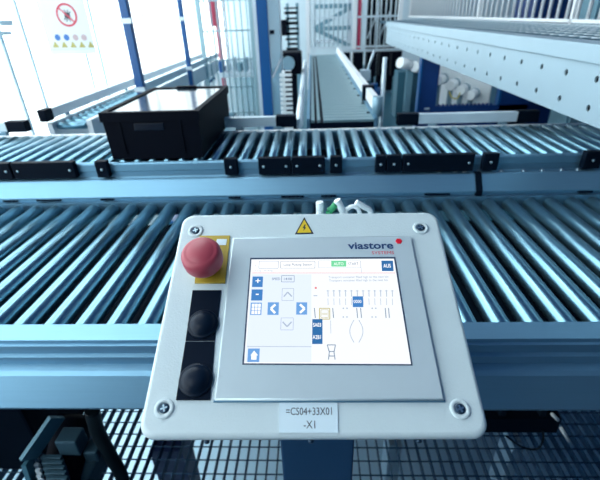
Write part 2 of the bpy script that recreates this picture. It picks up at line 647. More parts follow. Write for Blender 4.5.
for x in (342, 354, 438, 450):
    for y in (261, 290):
        sline('lane_dot', [(x, y), (x + 5, y)], 'scr_pale', 4)
import math as _m
for s in (-1, 1):
    sline('lane_curve', [(388 + s * (8 + 14 * _m.sin(_m.pi * k / 10)), 300 + 7.5 * k) for k in range(11)], 'scr_pale', 2)
sline('lane_line', [(302, 300), (303, 345)], 'scr_pale', 1.5)
# stool icon
sline('stool_icon', [(291, 383), (318, 383), (314, 405), (297, 405), (291, 383)], 'scr_grey', 2.4)
sline('stool_icon', [(298, 405), (295, 432)], 'scr_grey', 2.4)
sline('stool_icon', [(313, 405), (317, 432)], 'scr_grey', 2.4)
sline('stool_icon', [(296, 420), (316, 420)], 'scr_grey', 2.4)

# logo on the bezel
n_ = .0058
a, b = PL(348, 248.9, n_)
a2, _ = PL(393.5, 247.5, n_)
obj('logo_lettering', text_bm('viastore', PW(a, b, n_), EA, EB, .0125, a2 - a, .026), 'logo_blue', bez, 'dark blue lettering viastore')
a, b = PL(372, 254.2, n_)
a2, _ = PL(394, 253, n_)
obj('logo_lettering', text_bm('SYSTEMS', PW(a, b, n_), EA, EB, .0052, a2 - a, 0), 'logo_red', bez, 'small red lettering SYSTEMS')
a, b = PL(398.8, 241.2, n_)
obj('logo_dot', lathe(bmesh.new(), [(.0053, -.0006), (.0053, .0004), (.0046, .0008)], PW(a, b, n_), EN, 6, False), 'logo_red', bez, 'red hexagon dot')

# high-voltage warning triangle
tri = [PL(294.8, 234.4), PL(313.8, 234), PL(304.3, 217.3)]
wl = obj('warning_label', slab(tri, -.0005, .0004), 'sign_black', panel, 'black-edged yellow triangle sign')
ca, cb = sum(p[0] for p in tri) / 3, sum(p[1] for p in tri) / 3
obj('warning_field', slab([(ca + (p[0] - ca) * .76, cb + (p[1] - cb) * .76) for p in tri], .0003, .0008), 'warn_yellow', wl)
bolt = [(.0006, .0095), (-.0028, .001), (-.0004, .0016), (-.0018, -.0055), (.0026, .0030), (.0004, .0026), (.0024, .0095)]
obj('lightning_bolt', slab([(ca + x, cb - .001 + y * .85) for x, y in bolt], .0006, .0011), 'sign_black', wl)

# identification plate
pts = [PL(279, 432.8), PL(338.4, 432.8), PL(337.3, 402.9), PL(279.3, 402.9)]
lp = obj('name_plate', slab(pts, -.0005, .0012), 'label_white', panel, 'pale name plate with black code')
a, b = PL(309, 415.2)
obj('plate_lettering', text_bm('=CS04+33X01', PW(a, b, .0014), EA, EB, .0086, .0550, 0, 'CENTER'), 'sign_black', lp)
a, b = PL(309.5, 428.6)
obj('plate_lettering', text_bm('-X1', PW(a, b, .0014), EA, EB, .0086, .0135, 0, 'CENTER'), 'sign_black', lp)

# corner screws
for (x, y) in ((195.7, 231), (420.7, 228), (164.3, 408.5), (460, 409)):
    a, b = PL(x, y)
    s_ = obj('corner_screw', lathe(bmesh.new(), [(.0122, -.001), (.0122, .0008), (.0112, .0018), (.0078, .0020), (.0068, .0006), (.0066, -.001)], PW(a, b), EN, 28), 'enclosure', panel)
    obj('screw_head', lathe(bmesh.new(), [(.0060, -.001), (.0060, .0016), (.0046, .0022), (0, .0024)], PW(a, b), EN, 20), 'screw_dark', s_)
    bm = bmesh.new()
    for u_, v_ in ((1, .35), (-.35, 1)):
        q_ = (EA * u_ + EB * v_).normalized() * .0042
        bar(bm, PW(a, b, .0024) - q_, PW(a, b, .0024) + q_, .0020, .0008, EN)
    obj('screw_cross', bm, 'screw_steel', s_)

# emergency stop
ep = obj('emergency_plate', quad([(194.5, 283), (225, 283), (230, 235.2), (199.5, 235.6)], -.001, .0022, .0006), 'estop_yellow', panel, 'yellow plate behind the red stop button')
a, b = PL(225, 240.5, .003)
sframe_bm = slab([PL(215.5, 245, .0026), PL(226, 245, .0026), PL(227, 239, .0026), PL(217, 239, .0026)], .002, .0026)
obj('plate_field', sframe_bm, 'label_white', ep)
a, b = PL(202.4, 257.4, .031)
R = .0285
eb_ = obj('emergency_button', lathe(bmesh.new(), [(.014, .001), (.014, .016), (.021, .018), (R - .0008, .020), (R, .023), (R + .0003, .031), (R - .0003, .040), (R - .0030, .0450),
                                                  (R - .0070, .0472), (R - .0090, .0470), (R - .0100, .0476), (.012, .0496), (.006, .0502), (0, .0504)],
                                    PW(a, b), EN, 48), 'estop_red', panel, 'red mushroom stop button')
obj('button_collar', lathe(bmesh.new(), [(.0175, .002), (.0175, .012), (.0155, .014)], PW(a, b), EN, 32), 'estop_yellow', eb_)

# two black push buttons on dark plates
for q, cpx, r in (([(185.4, 340.6), (214.6, 340.6), (221.2, 290), (192.5, 290)], (201.6, 321.2), .0208),
                  ([(175.7, 400), (210, 400), (214.6, 341.4), (185.3, 341.4)], (194.2, 377.6), .0213)):
    pl_ = obj('button_plate', quad(q, -.001, .0018, .0005), 'recess', panel, 'black button mounting plate')
    a, b = PL(*cpx, .012)
    obj('push_button', lathe(bmesh.new(), [(r, .001), (r, .004), (r - .0015, .0055), (r - .003, .0052), (r - .0042, .0075), (r - .009, .0115), (r - .014, .013), (0, .0135)],
                             PW(a, b), EN, 40), 'button_black', pl_)

# lid screws on the lower edge
for px in (204, 311, 422):
    a, _ = PL(px, 437)
    obj('edge_screw', lathe(bmesh.new(), [(.0035, -.002), (.0035, .0025), (.002, .0035), (0, .0035)], PW(a, 0, -.018), -EB, 12), 'screw_dark', panel)

# pedestal
px0_, px1_ = at_y(280, 442, .475).x, at_y(354.5, 442, .475).x
post = obj('pedestal', nb(px0_, px1_, .475, .575, .012, 1.02, .004), 'post_blue', panel, 'dark blue square pedestal')
obj('base_plate', nb(px0_ - .05, px1_ + .05, .425, .625, 0, .012), 'post_blue', panel)
obj('neck_bracket', prism(bmesh.new(), [(px0_, .475, 1.02), (px0_, .575, 1.02), (px0_, .54, 1.055), (px0_, .475, 1.025)], (px1_ - px0_, 0, 0)), 'post_blue', panel)

# cable ends showing over the panel's top edge
for pts, r, m in ([(320, 214, 1.09), (320, 207, 0), (319.5, 202, 0)], .007, 'cable_white'), \
                 ([(329, 214, 1.09), (332, 209, 0), (336, 204, 0)], .006, 'cable_green'), \
                 ([(343, 214, 1.09), (341, 208, 0), (337, 200, 0)], .0065, 'cable_white'), \
                 ([(346, 214, 1.09), (349, 208, 0), (354, 206.5, 0), (358, 209, 0), (360, 214, 0)], .004, 'cable_white'), \
                 ([(371, 214, 1.09), (364, 207, 0), (356, 202, 0)], .005, 'cable_white'):
    P = [at_y(x, y, .66) for x, y, _z in pts]
    P = [P[0] + Vector((0, -.03, -.05))] + P
    obj('cable', tube(bmesh.new(), P, r, 8, 6), m, panel)

# =================================================================== FRONT ROLLER CONVEYOR
XL, XR = -1.95, 2.25
conv1 = thing('roller_conveyor', 'nearest roller conveyor with aluminium side beams, directly behind the operator panel', 'conveyor', (0, 1.1, 0))
# front beam: stepped extrusion
fb = [(.745, .795), (.745, .812), (.690, .812), (.690, .802), (.684, .800), (.684, .788), (.690, .786), (.690, .772), (.682, .768), (.682, .758),
      (.688, .754), (.688, .742), (.672, .736), (.664, .728), (.637, .654), (.641, .648), (.643, .642), (.700, .642), (.700, .795)]
obj('front_beam', profile_x(fb, XL, XR), 'alu', conv1, 'stepped aluminium front beam')
rb = [(1.500, .742), (1.500, .800), (1.518, .800), (1.518, .810), (1.508, .814), (1.508, .820), (1.548, .874), (1.555, .877), (1.566, .876), (1.566, .742)]
obj('rear_beam', profile_x(rb, XL, XR), 'alu', conv1, 'aluminium rear beam')
obj('gap_shade_sheet', nb(XL, XR, .705, 1.498, .690, .698), 'matte_dark', conv1)  # added dark sheet, blocks light so the roller gaps stay dark
# rollers
RP = .0775
RR = .0245
r0 = obj('roller', lathe(bmesh.new(), [(.006, -.372), (.006, -.362), (.0225, -.362), (RR, -.359), (RR, .359), (.0225, .362), (.006, .362), (.006, .374)], (0, 0, 0), (0, 1, 0), 28), 'roller_steel', conv1)
cap0 = obj('roller_cap', lathe(bmesh.new(), [(.020, -.3635), (.020, -.3615), (.008, -.3615)], (0, 0, 0), (0, 1, 0), 20), 'roller_cap', r0)
for c_ in (r0, cap0):
    c_.data.transform(Matrix.Translation(world_loc(conv1)))
k0 = -34
cnt = 0
for k in range(k0, 36):
    x = .437 + RP * k
    if x < XL + .05 or x > XR - .05:
        continue
    rel = (x, 1.122 - 1.1, .8 - RR)
    if cnt == 0:
        r = r0
        r.location = rel
    else:
        r = inst(r0, rel, conv1)
        inst(cap0, (0, 0, 0), r)
    cnt += 1
# slots in the rear beam, joints
for px0, px1 in ((0, 14), (34, 58), (99, 112), (228, 240), (281, 304), (321, 336), (425, 450), (578, 592)):
    x0, x1 = at_y(px0, 190, 1.515).x, at_y(px1, 190, 1.515).x
    obj('beam_slot', nb(x0, x1, 1.506, 1.53, .806, .8135), 'recess', conv1)
xj = at_y(480, 180, 1.52).x
obj('beam_joint', profile_x([(1.504, .80), (1.504, .823), (1.546, .879), (1.568, .879), (1.568, .80)], xj - .012, xj + .012), 'black', conv1)
# legs
for x in (-1.3, 1.35):
    for y in (.715, 1.53):
        obj('leg', nb(x - .03, x + .03, y - .025, y + .025, 0, .64 if y < 1 else .742), 'alu_dark', conv1)

# =================================================================== SECOND ROLLER CONVEYOR (a step higher)
Z2 = .94
conv2 = thing('roller_conveyor', 'second roller conveyor, a step higher, carrying the black tote', 'conveyor', (0, 1.86, 0))
fr2 = [(1.582, .80), (1.582, .872), (1.588, .878), (1.588, .898), (1.582, .902), (1.582, .930), (1.586, .936), (1.600, .936), (1.600, .80)]
obj('front_rail', profile_x(fr2, XL - .2, XR + .1), 'alu', conv2)
obj('rear_rail', nb(XL - .2, XR + .1, 2.056, 2.076, .80, .925), 'alu', conv2)
obj('gap_shade_sheet', nb(XL - .2, XR + .1, 1.602, 2.054, .83, .838), 'matte_dark', conv2)  # added dark sheet shading the gaps of the second rollers
R2, RP2 = .0195, .061
q0 = obj('roller', lathe(bmesh.new(), [(.006, -.225), (.006, -.220), (.0175, -.220), (R2, -.217), (R2, .217), (.0175, .220), (.006, .220), (.006, .226)], (0, 0, 0), (0, 1, 0), 24), 'roller_steel', conv2)
q0.data.transform(Matrix.Translation(world_loc(conv2)))
cnt = 0
xp = -.111
for k in range(-34, 40):
    x = xp + RP2 * k
    if x < XL - .1 or x > XR:
        continue
    rel = (x, 1.829 - 1.86, Z2 - R2)
    if cnt == 0:
        q0.location = rel
    else:
        inst(q0, rel, conv2)
    cnt += 1
# sensor housings and brackets on the front rail
for i, (p0, p1, kind) in enumerate(((-40, 12, 1), (14, 76, 1), (97, 109, 0), (225, 238, 0), (259, 291.5, 1), (292, 325, 1), (330, 342, 0), (375, 385, 0), (386, 400, 0),
                                    (402, 472, 1), (481, 496, 0), (580, 597, 0))):
    x0, x1 = at_y(p0, 168, 1.57).x, at_y(p1, 168, 1.57).x
    bk = obj('sensor_housing' if kind else 'rail_bracket', nb(x0, x1, 1.556, 1.584, .884, .952, .003), 'black', conv2)
    sx = [(x0 + x1) / 2] if not kind else [x0 + .02, x1 - .02]
    for s_ in sx:
        obj('screw', lathe(bmesh.new(), [(.005, 0), (.005, .002), (0, .003)], (s_, 1.556, .918), (0, -1, 0), 10), 'screw_steel', bk)
for x in [at_y(p, 174, 1.6).x for p in (437, 453, 462, 476, 498, 520, 538, 557, 573)]:
    obj('rail_stud', lathe(bmesh.new(), [(.008, 0), (.008, .012), (.004, .014)], (x, 1.584, .872), (0, -1, 0), 10), 'screw_steel', conv2)
for x in (-1.5, 0.0, 1.5):
    for y in (1.61, 2.066):
        obj('leg', nb(x - .025, x + .025, y - .02, y + .02, 0, .81), 'alu_dark', conv2)
# guide rails on the far side, with black ends
for (p0, p1, y0, y1, caps) in ((-60, 28, 123, 130.5, 'r'), (222, 296, 116.5, 126, 'r'), (397, 536, 112.5, 122, 'lr')):
    x0, x1 = at_y(p0, (y0 + y1) / 2, 2.12).x, at_y(p1, (y0 + y1) / 2, 2.12).x
    zc = at_y((p0 + p1) / 2, (y0 + y1) / 2, 2.12).z
    g = obj('guide_rail', nb(x0, x1, 2.10, 2.135, zc - .024, zc + .024, .003), 'galv', conv2)
    cw = .10
    for c in caps:
        xx = x1 if c == 'r' else x0 + cw
        obj('rail_end_cap', nb(xx - cw, xx + .003, 2.094, 2.141, zc - .028, zc + .028, .003), 'black', g)
    for t in (.25, .75):
        obj('guide_bracket', nb(x0 + (x1 - x0) * t - .02, x0 + (x1 - x0) * t + .02, 2.076, 2.10, .86, zc - .022), 'galv_dark', conv2)
# thin rod along the roller ends
obj('edge_rod', rod(bmesh.new(), (XL, 2.062, .933), (XR, 2.062, .933), .006, 8), 'white_paint', conv2)

# black tote
tote = thing('tote_box', 'black lidded plastic tote riding on the second conveyor', 'box', (-.645, 1.92, Z2))
tx0, tx1, ty0, ty1, tz0, tz1 = -.832, -.440, 1.608, 2.24, Z2 + .001, 1.122
bm = bmesh.new()
ins = .010
prv = [(tx0 + ins, ty0 + ins), (tx1 - ins, ty0 + ins), (tx1 - ins, ty1 - ins), (tx0 + ins, ty1 - ins)]
top = [(tx0 + .006, ty0 + .006), (tx1 - .006, ty0 + .006), (tx1 - .006, ty1 - .006), (tx0 + .006, ty1 - .006)]
A_ = [bm.verts.new((x, y, tz0)) for x, y in prv]
B_ = [bm.verts.new((x, y, tz1 - .02)) for x, y in top]
for k in range(4):
    bm.faces.new((A_[k], A_[(k + 1) % 4], B_[(k + 1) % 4], B_[k]))
bm.faces.new(A_)
bm.faces.new(B_)
obj('body', bm, 'tote_black', tote)
bm = bmesh.new()
for (x0, x1, y0, y1) in ((tx0, tx1, ty0, ty0 + .022), (tx0, tx1, ty1 - .022, ty1), (tx0, tx0 + .022, ty0 + .022, ty1 - .022), (tx1 - .022, tx1, ty0 + .022, ty1 - .022)):
    box(bm, x0, x1, y0, y1, tz1 - .03, tz1 + .006)
obj('rim', bm, 'tote_black', tote)
obj('lid', nb(tx0 + .022, tx1 - .022, ty0 + .022, ty1 - .022, tz1 - .018, tz1 + .001), 'tote_lid', tote)
obj('handle_recess', nb(-.705, -.585, ty0 + .004, ty0 + .012, 1.055, 1.085, .003), 'black_gloss', tote)
for x in (-.765, -.525):
    obj('stacking_rib', nb(x - .008, x + .008, ty0 + .004, ty0 + .018, 0.965, 1.095), 'tote_black', tote)
obj('lid_grip', nb(-.70, -.60, ty1 - .035, ty1 - .012, tz1 + .005, tz1 + .014, .003), 'black', tote)

# =================================================================== LEFT BRANCH CONVEYOR
br = thing('roller_conveyor', 'branch conveyor running away along the bright windows on the left', 'conveyor', (-1.0, 4.1, 0))
BX0, BX1, BY0, BY1 = -1.46, -1.29, 2.29, 5.9
obj('side_rail', nb(BX0 - .03, BX0, BY0, BY1, .80, .95), 'white_paint', br)
obj('side_rail', nb(BX1, BX1 + .03, BY0 + .05, BY1, .80, .95), 'white_paint', br)
gr_ = obj('guide_rail', nb(BX0 - .02, BX0 + .015, BY0 + .012, BY1, .972, 1.026, .003), 'white_paint', br)
obj('rail_end_cap', nb(BX0 - .025, BX0 + .02, BY0 - .062, BY0 + .012, .966, 1.030, .004), 'black', gr_)
gr_ = obj('guide_rail', nb(BX1 + .02, BX1 + .05, BY0 + .9, BY1, .972, 1.026, .003), 'galv', br)
for k in range(5):
    y = BY0 + .2 + k * .9
    obj('guide_bracket', nb(BX0 - .03, BX0 - .02, y, y + .04, .90, 1.0), 'galv_dark', br)
s0 = obj('roller', lathe(bmesh.new(), [(.006, -.084), (.006, -.081), (.0175, -.081), (R2, -.078), (R2, .078), (.0175, .081), (.006, .081), (.006, .084)], (0, 0, 0), (1, 0, 0), 16), 'roller_steel', br)
s0.data.transform(Matrix.Translation(world_loc(br)))
for k in range(46):
    rel = ((BX0 + BX1) / 2 + 1.0, BY0 + .05 + k * RP - 4.1, Z2 - R2)
    if k == 0:
        s0.location = rel
    else:
        inst(s0, rel, br)
for y in (2.5, 4.2, 5.8):
    for x in (BX0 - .015, BX1 + .015):
        obj('leg', nb(x - .02, x + .02, y - .03, y + .03, 0, .80), 'white_paint', br)

# =================================================================== CENTRE CONVEYOR running to the back
A0 = at_z(311, 124, Z2)
A1 = at_z(311.5, 55, Z2)
B0 = at_z(377, 124, Z2)
B1 = at_z(336, 55, Z2)
cc = thing('belt_conveyor', 'narrow slatted conveyor running straight back from the second conveyor', 'conveyor', ((A0.x + B0.x) / 2, 4.0, 0))
cy0, cy1 = 2.24, A1.y
NS = 56


def lerp(p, q, t):
    return p + (q - p) * t


def cpt(s, y):
    t = (y - A0.y) / (A1.y - A0.y)
    return lerp(lerp(A0.x, A1.x, t), lerp(B0.x, B1.x, t), s)


for k in range(NS):
    ya, yb = cy0 + (cy1 - cy0) * k / NS, cy0 + (cy1 - cy0) * (k + .80) / NS
    obj('slat', prism(bmesh.new(), [(cpt(.2, ya), ya, Z2 - .012), (cpt(1, ya), ya, Z2 - .012), (cpt(1, yb), yb, Z2 - .012), (cpt(.2, yb), yb, Z2 - .012)], (0, 0, .012)), 'belt', cc)


def strip(name, s0_, s1_, z0, z1, m, parent, y0=None, y1=None, label=None):
    y0, y1 = y0 or cy0, y1 or cy1
    return obj(name, prism(bmesh.new(), [(cpt(s0_, y0), y0, z0), (cpt(s1_, y0), y0, z0), (cpt(s1_, y1), y1, z0), (cpt(s0_, y1), y1, z0)], (0, 0, z1 - z0)), m, parent, label)


strip('belt_strip', .0, .055, Z2 - .012, Z2 + .002, 'belt', cc)
strip('belt_strip', .10, .145, Z2 - .012, Z2 + .002, 'belt', cc)
strip('conveyor_bed', -.02, 1.0, Z2 - .06, Z2 - .014, 'recess', cc)
strip('side_beam', -.07, -.02, Z2 - .16, Z2 + .01, 'alu', cc)
strip('side_beam', 1.0, 1.05, Z2 - .16, Z2 + .01, 'alu', cc)
gr_ = strip('guide_rail', 1.03, 1.13, Z2 + .02, Z2 + .085, 'white_paint', cc, 2.34, cy1, 'white guide rail')
yy = 2.34
obj('rail_end_cap', rod(bmesh.new(), (cpt(1.08, yy) - .0, yy - .012, Z2 + .0), (cpt(1.08, yy), yy - .012, Z2 + .10), .028, 14), 'motor_grey', gr_)
obj('rail_clamp', nb(cpt(1.08, 2.75) - .035, cpt(1.08, 2.75) + .035, 2.73, 2.79, Z2 - .04, Z2 + .095), 'black', gr_)
for k in range(9):
    yk = 2.4 + k * .28
    obj('edge_bolt', lathe(bmesh.new(), [(.010, 0), (.010, .006), (.006, .008)], (cpt(.965, yk), yk, Z2 - .002), (0, 0, 1), 8), 'black', cc)
for y in (2.6, 4.3, 6.2):
    for s in (-.045, 1.025):
        obj('leg', nb(cpt(s, y) - .025, cpt(s, y) + .025, y - .025, y + .025, 0, Z2 - .16), 'alu_dark', cc)

# grey tube rail left of it
p, q = at_z(299, 124, .95), at_z(305, 62, .95)
tag(obj('guide_tube', rod(bmesh.new(), (p.x, p.y, .95), (q.x, q.y, .95), .022, 12), 'galv'), 'pale round guide tube beside the slatted conveyor', 'tube')

# toothed white plate (energy chain) and dark drive next to it
ec = thing('energy_chain', 'white ribbed cable chain standing beside the slatted conveyor', 'cable chain', (-.09, 2.95, .0))
cx = at_y(287, 95, 2.9).x
zt, zb = at_y(287, 72, 2.9).z, at_y(287, 119, 2.9).z
obj('support', nb(cx - .03, cx + .03, 2.93, 2.99, 0, zt), 'motor_white', ec)
for k in range(10):
    z = zb + (zt - zb) * (k + .1) / 10
    obj('chain_link', nb(cx - .045, cx + .035, 2.90, 2.93, z, z + (zt - zb) * .058), 'motor_white', ec)
    obj('link_gap', nb(cx - .008, cx + .040, 2.905, 2.925, z + (zt - zb) * .060, z + (zt - zb) * .098), 'recess', ec)

dm = thing('drive_unit', 'dark drive motor at the far end of the ribbed chain', 'motor', (-.02, 4.2, 0))
c0 = at_y(291, 62, 4.2)
obj('housing', nb(c0.x - .10, c0.x + .10, 4.1, 4.4, c0.z - .10, c0.z + .09, .02), 'tote_black', dm)
obj('shaft', rod(bmesh.new(), (c0.x - .02, 4.05, c0.z), (c0.x - .02, 4.12, c0.z), .06, 14), 'motor_grey', dm)
obj('stand', nb(c0.x - .05, c0.x + .05, 4.2, 4.3, 0, c0.z - .1), 'tote_black', dm)

tw = thing('machine_tower', 'slim dark lattice machine tower far behind the slatted conveyor', 'tower', (-.15, 8.6, 0))
x_ = at_y(292, 25, 8.6).x
for s in (-.10, .08):
    obj('upright', nb(x_ + s, x_ + s + .05, 8.6, 8.66, 0, 1.62), 'teal_grey', tw)
for k in range(9):
    z = .85 + k * .085
    obj('rung', nb(x_ - .11 + random.uniform(-.03, .03), x_ + .12 + random.uniform(-.03, .03), 8.57, 8.64, z, z + random.uniform(.02, .05)), random.choice(['tote_black', 'teal_grey', 'black']), tw)
obj('control_box', nb(x_ - .22, x_ - .10, 8.5, 8.62, 1.1, 1.36), 'tote_black', tw)

# =================================================================== LEFT BACKGROUND: fence posts, notice, mesh fence
for i, (px0, py0, px1, py1, Y, w, lab) in enumerate(((124, 0, 140, 88, 3.0, .054, 'thick blue steel post left of the tote, nearest of the blue posts'),
                                                     (181, 0, 190, 84, 4.25, .040, 'slimmer blue steel post behind the tote'))):
    a, b = at_y(px0, py0, Y), at_y(px1, py1, Y)
    x = (a.x + b.x) / 2 - .0
    t = thing('fence_post', lab, 'post', (x, Y, 0), 'blue guard posts')
    obj('column', nb(x - w / 2, x + w / 2, Y - w / 2, Y + w / 2, .012, 2.6, .004), 'blue_paint', t)
    obj('foot_plate', nb(x - .07, x + .07, Y - .07, Y + .07, 0, .012), 'blue_paint', t)
    for z in (1.0, 1.42):
        obj('clamp', nb(x - w / 2 - .008, x + w / 2 + .012, Y - w / 2 - .008, Y - w / 2 + .01, z, z + .03), 'galv', t)

# grey partition post, rail and the notice on it
sp = thing('notice_stand', 'thin grey posts of the light partition carrying the notice', 'partition', (-1.6, 3.02, 0))
a, b = at_y(22, 0, 3.02), at_y(50, 116, 3.02)
obj('upright', rod(bmesh.new(), (b.x, 3.02, 0), (b.x, 3.02, 2.4), .011, 8), 'mullion', sp)
a2 = at_y(97, 80, 3.02)
obj('upright', rod(bmesh.new(), (a2.x - .03, 3.02, 0), (a2.x - .03, 3.02, 2.4), .008, 8), 'mullion', sp)
obj('cross_rail', rod(bmesh.new(), (b.x, 3.02, 1.75), (a2.x - .03, 3.02, 1.75), .008, 8), 'mullion', sp)

nt_ = thing('safety_notice', 'white safety notice with red prohibition circle hanging on the grey partition posts', 'sign', (-1.48, 3.0, 1.2))
c00, c11 = at_y(51.2, 55, 3.0), at_y(97, 55, 3.0)
nx0, nx1, nz0 = c00.x, c11.x, c00.z
nz1 = nz0 + .46
pg = obj('sheet', nb(nx0, nx1, 2.998, 3.002, nz0, nz1), 'paper', nt_)


def NP(px, py):
    return at_y(px, py, 2.997)


c = NP(66.5, 15)
r_ = .068
bm = bmesh.new()
N = 36
for k in range(N):
    a0_, a1_ = 2 * math.pi * k / N, 2 * math.pi * (k + 1) / N
    vs = [bm.verts.new((c.x + rr * math.cos(t), 2.9965, c.z + rr * math.sin(t))) for rr, t in ((r_, a0_), (r_, a1_), (r_ * .82, a1_), (r_ * .82, a0_))]
    bm.faces.new(vs)
bmesh.ops.remove_doubles(bm, verts=bm.verts, dist=1e-5)
obj('prohibition_ring', bm, 'sign_red', pg)
bm = bmesh.new()
bar(bm, (c.x - r_ * .64, 2.996, c.z + r_ * .64), (c.x + r_ * .64, 2.996, c.z - r_ * .64), .009, .0005, (0, 1, 0))
obj('prohibition_bar', bm, 'sign_red', pg)
bm = bmesh.new()
lathe(bm, [(.019, 0), (.019, .0008)], (c.x + .004, 2.9968, c.z - .004), (0, -1, 0), 16)
for t in (-50, -20, 20, 50, 130, 160, 200, 230):
    a_ = math.radians(t + 90)
    bar(bm, (c.x + .004, 2.9966, c.z - .004), (c.x + .004 + .036 * math.cos(a_), 2.9966, c.z - .004 + .036 * math.sin(a_)), .006, .0006, (0, 1, 0))
obj('pictogram', bm, 'sign_black', pg)
for k, (px, m) in enumerate(((57.5, 'sign_blue'), (66.5, 'sign_blue'), (75.5, 'sign_pink'), (84, 'sign_pink'))):
    c = NP(px, 37.5)
    obj('mandatory_disc', lathe(bmesh.new(), [(.019, 0), (.019, .001)], (c.x, 2.9975, c.z), (0, -1, 0), 16), m, pg)
for k in range(5):
    c = NP(55.5 + k * 8.8, 44.5)
    obj('warning_triangle', prism(bmesh.new(), [(c.x - .022, 2.9975, c.z - .018), (c.x + .022, 2.9975, c.z - .018), (c.x, 2.9975, c.z + .02)], (0, -.001, 0)), 'sign_yellow', pg)
obj('bottom_strip', nb(nx0 + .0, nx1 - .0, 2.9965, 2.998, nz0 + .030, nz0 + .034), 'mullion', pg)

# small dark fittings at far left
p0_ = at_x(4, 28, WX + .02)
ft = thing('wall_fitting', 'small grey fittings on the bright glazing at the far left edge', 'fitting', tuple(p0_))
for (x0, x1, y0, y1) in ((0, 11, 20, 26), (-6, 10, 31, 36)):
    a, b = at_x(x0, y1, WX + .02), at_x(x1, y0, WX + .02)
    obj('fitting_plate', nb(WX - .03, WX + .03, min(a.y, b.y), max(a.y, b.y), min(a.z, b.z), max(a.z, b.z)), 'mullion', ft)

# wire fence behind the tote
fe = thing('wire_fence', 'white wire mesh safety fence behind the tote', 'fence', (-.9, 5.2, 0))
fx0, fx1 = at_y(205, 60, 5.2).x, at_y(256, 60, 5.2).x
for x in (fx0, fx1 - .02):
    obj('fence_upright', nb(x - .02, x + .02, 5.18, 5.22, 0, 2.6), 'wire', fe)
for k in range(1, 9):
    x = fx0 + (fx1 - fx0) * k / 9
    obj('vertical_wire', rod(bmesh.new(), (x, 5.2, .25), (x, 5.2, 2.5), .008, 6), 'wire', fe)
for k in range(7):
    z = .40 + k * .30
    obj('horizontal_wire', rod(bmesh.new(), (fx0, 5.195, z), (fx1, 5.195, z), .008, 6), 'wire', fe)

# red mast piece and machinery behind that fence
c = at_y(218, 28, 7.0)
t = thing('lift_mast', 'short red lift mast standing behind the white wire fence', 'mast', (c.x, 7.0, 0))
obj('mast', nb(c.x - .03, c.x + .03, 6.97, 7.03, 0.05, 1.75), 'mast_red', t)
obj('carriage', nb(c.x - .10, c.x - .02, 6.95, 7.0, 1.32, 1.75), 'mast_red', t)
obj('base', nb(c.x - .12, c.x + .12, 6.9, 7.1, 0, .05), 'galv_dark', t)
mc = thing('machine_cluster', 'low blue-grey conveyor drives grouped behind the white wire fence', 'machinery', (at_y(240, 68, 6.2).x, 6.2, 0))
cx = at_y(240, 68, 6.2).x
obj('table', nb(cx - .32, cx + .30, 6.05, 6.5, .70, .76), 'galv', mc)
for x in (-.28, .26):
    obj('leg', nb(cx + x - .02, cx + x + .02, 6.1, 6.14, 0, .70), 'galv', mc)
for k in range(7):
    x = cx - .28 + k * .085
    z = .76 + random.uniform(.06, .22)
    obj('drive', nb(x, x + .05, 6.1 + random.uniform(0, .2), 6.35, .76, z, .004), random.choice(['blue_paint', 'teal_grey', 'motor_grey', 'galv']), mc)

# =================================================================== BLUE DOOR POST with clear guard pane
gd = thing('guard_door', 'blue door post with a clear guard pane left of the slatted conveyor', 'door', (-.34, 3.2, 0))
obj('door_post', nb(-.378, -.305, 3.17, 3.23, 0, 2.6, .003), 'blue_paint', gd)
obj('hinge_strip', nb(-.402, -.380, 3.18, 3.22, 0, 2.6), 'galv', gd)
obj('guard_pane', prism(bmesh.new(), [(-.303, 3.20, .60), (-.228, 3.28, .60), (-.228, 3.28, 2.5), (-.303, 3.20, 2.5)], (-.004, .004, 0)), 'plexi', gd)
obj('pane_edge', nb(-.232, -.220, 3.272, 3.29, .60, 2.5), 'galv', gd)
bm = bmesh.new()
bar(bm, (-.295, 3.195, 1.04), (-.232, 3.262, 1.16), .012, .006, (0, -1, 0))
obj('pane_brace', bm, 'white_paint', gd)
obj('latch', nb(-.295, -.265, 3.17, 3.20, 1.325, 1.35), 'black', gd)

# =================================================================== CENTRE BACKGROUND: cage, rack, mast
cg = thing('bar_fence', 'tall white vertical-bar cage closing off the end of the slatted conveyor', 'fence', (1.0, 7.1, 0))
gx0, gx1, GY = at_y(310, 30, 7.1).x, at_y(399, 30, 7.1).x, 7.1
v0 = obj('fence_bar', rod(bmesh.new(), (0, GY, .97), (0, GY, 2.6), .010, 6), 'galv', cg)
v0.location.x = gx0
nbars = 19
for k in range(nbars + 1):
    x = gx0 + (gx1 - gx0) * k / nbars
    if k == 0:
        v0.location = (x, 0, 0)
    else:
        inst(v0, (x, 0, 0), cg)
for z in (.97, 1.38, 2.3):
    obj('fence_rail', nb(gx0, gx1, GY - .015, GY + .015, z - .015, z + .015), 'galv', cg)
for x in (gx0 - .03, (gx0 + gx1) / 2, gx1):
    obj('fence_upright', nb(x - .03, x + .03, GY - .03, GY + .03, 0, 2.6), 'white_paint', cg)

rk = thing('storage_rack', 'pale blue diagonal-braced rack seen through the white cage', 'rack', (.8, 8.5, 0))
rx0, rx1 = at_y(314, 30, 8.5).x, at_y(350, 30, 8.5).x
for x in (rx0, rx1):
    obj('rack_upright', nb(x - .04, x + .04, 8.46, 8.54, 0, 2.8), 'galv', rk)
for z0, z1 in ((1.20, 1.52), (1.20, .90)):
    bm = bmesh.new()
    bar(bm, (rx0, 8.48, z0), (rx1, 8.48, z1), .07, .04, (0, -1, 0))
    obj('brace', bm, 'teal_grey', rk)
for z in (1.20, 1.55):
    obj('rack_beam', nb(rx0, rx1, 8.44, 8.50, z - .035, z + .035), 'teal_grey', rk)
obj('shelf', nb(rx0, rx1, 8.5, 9.2, .94, .98), 'galv', rk)

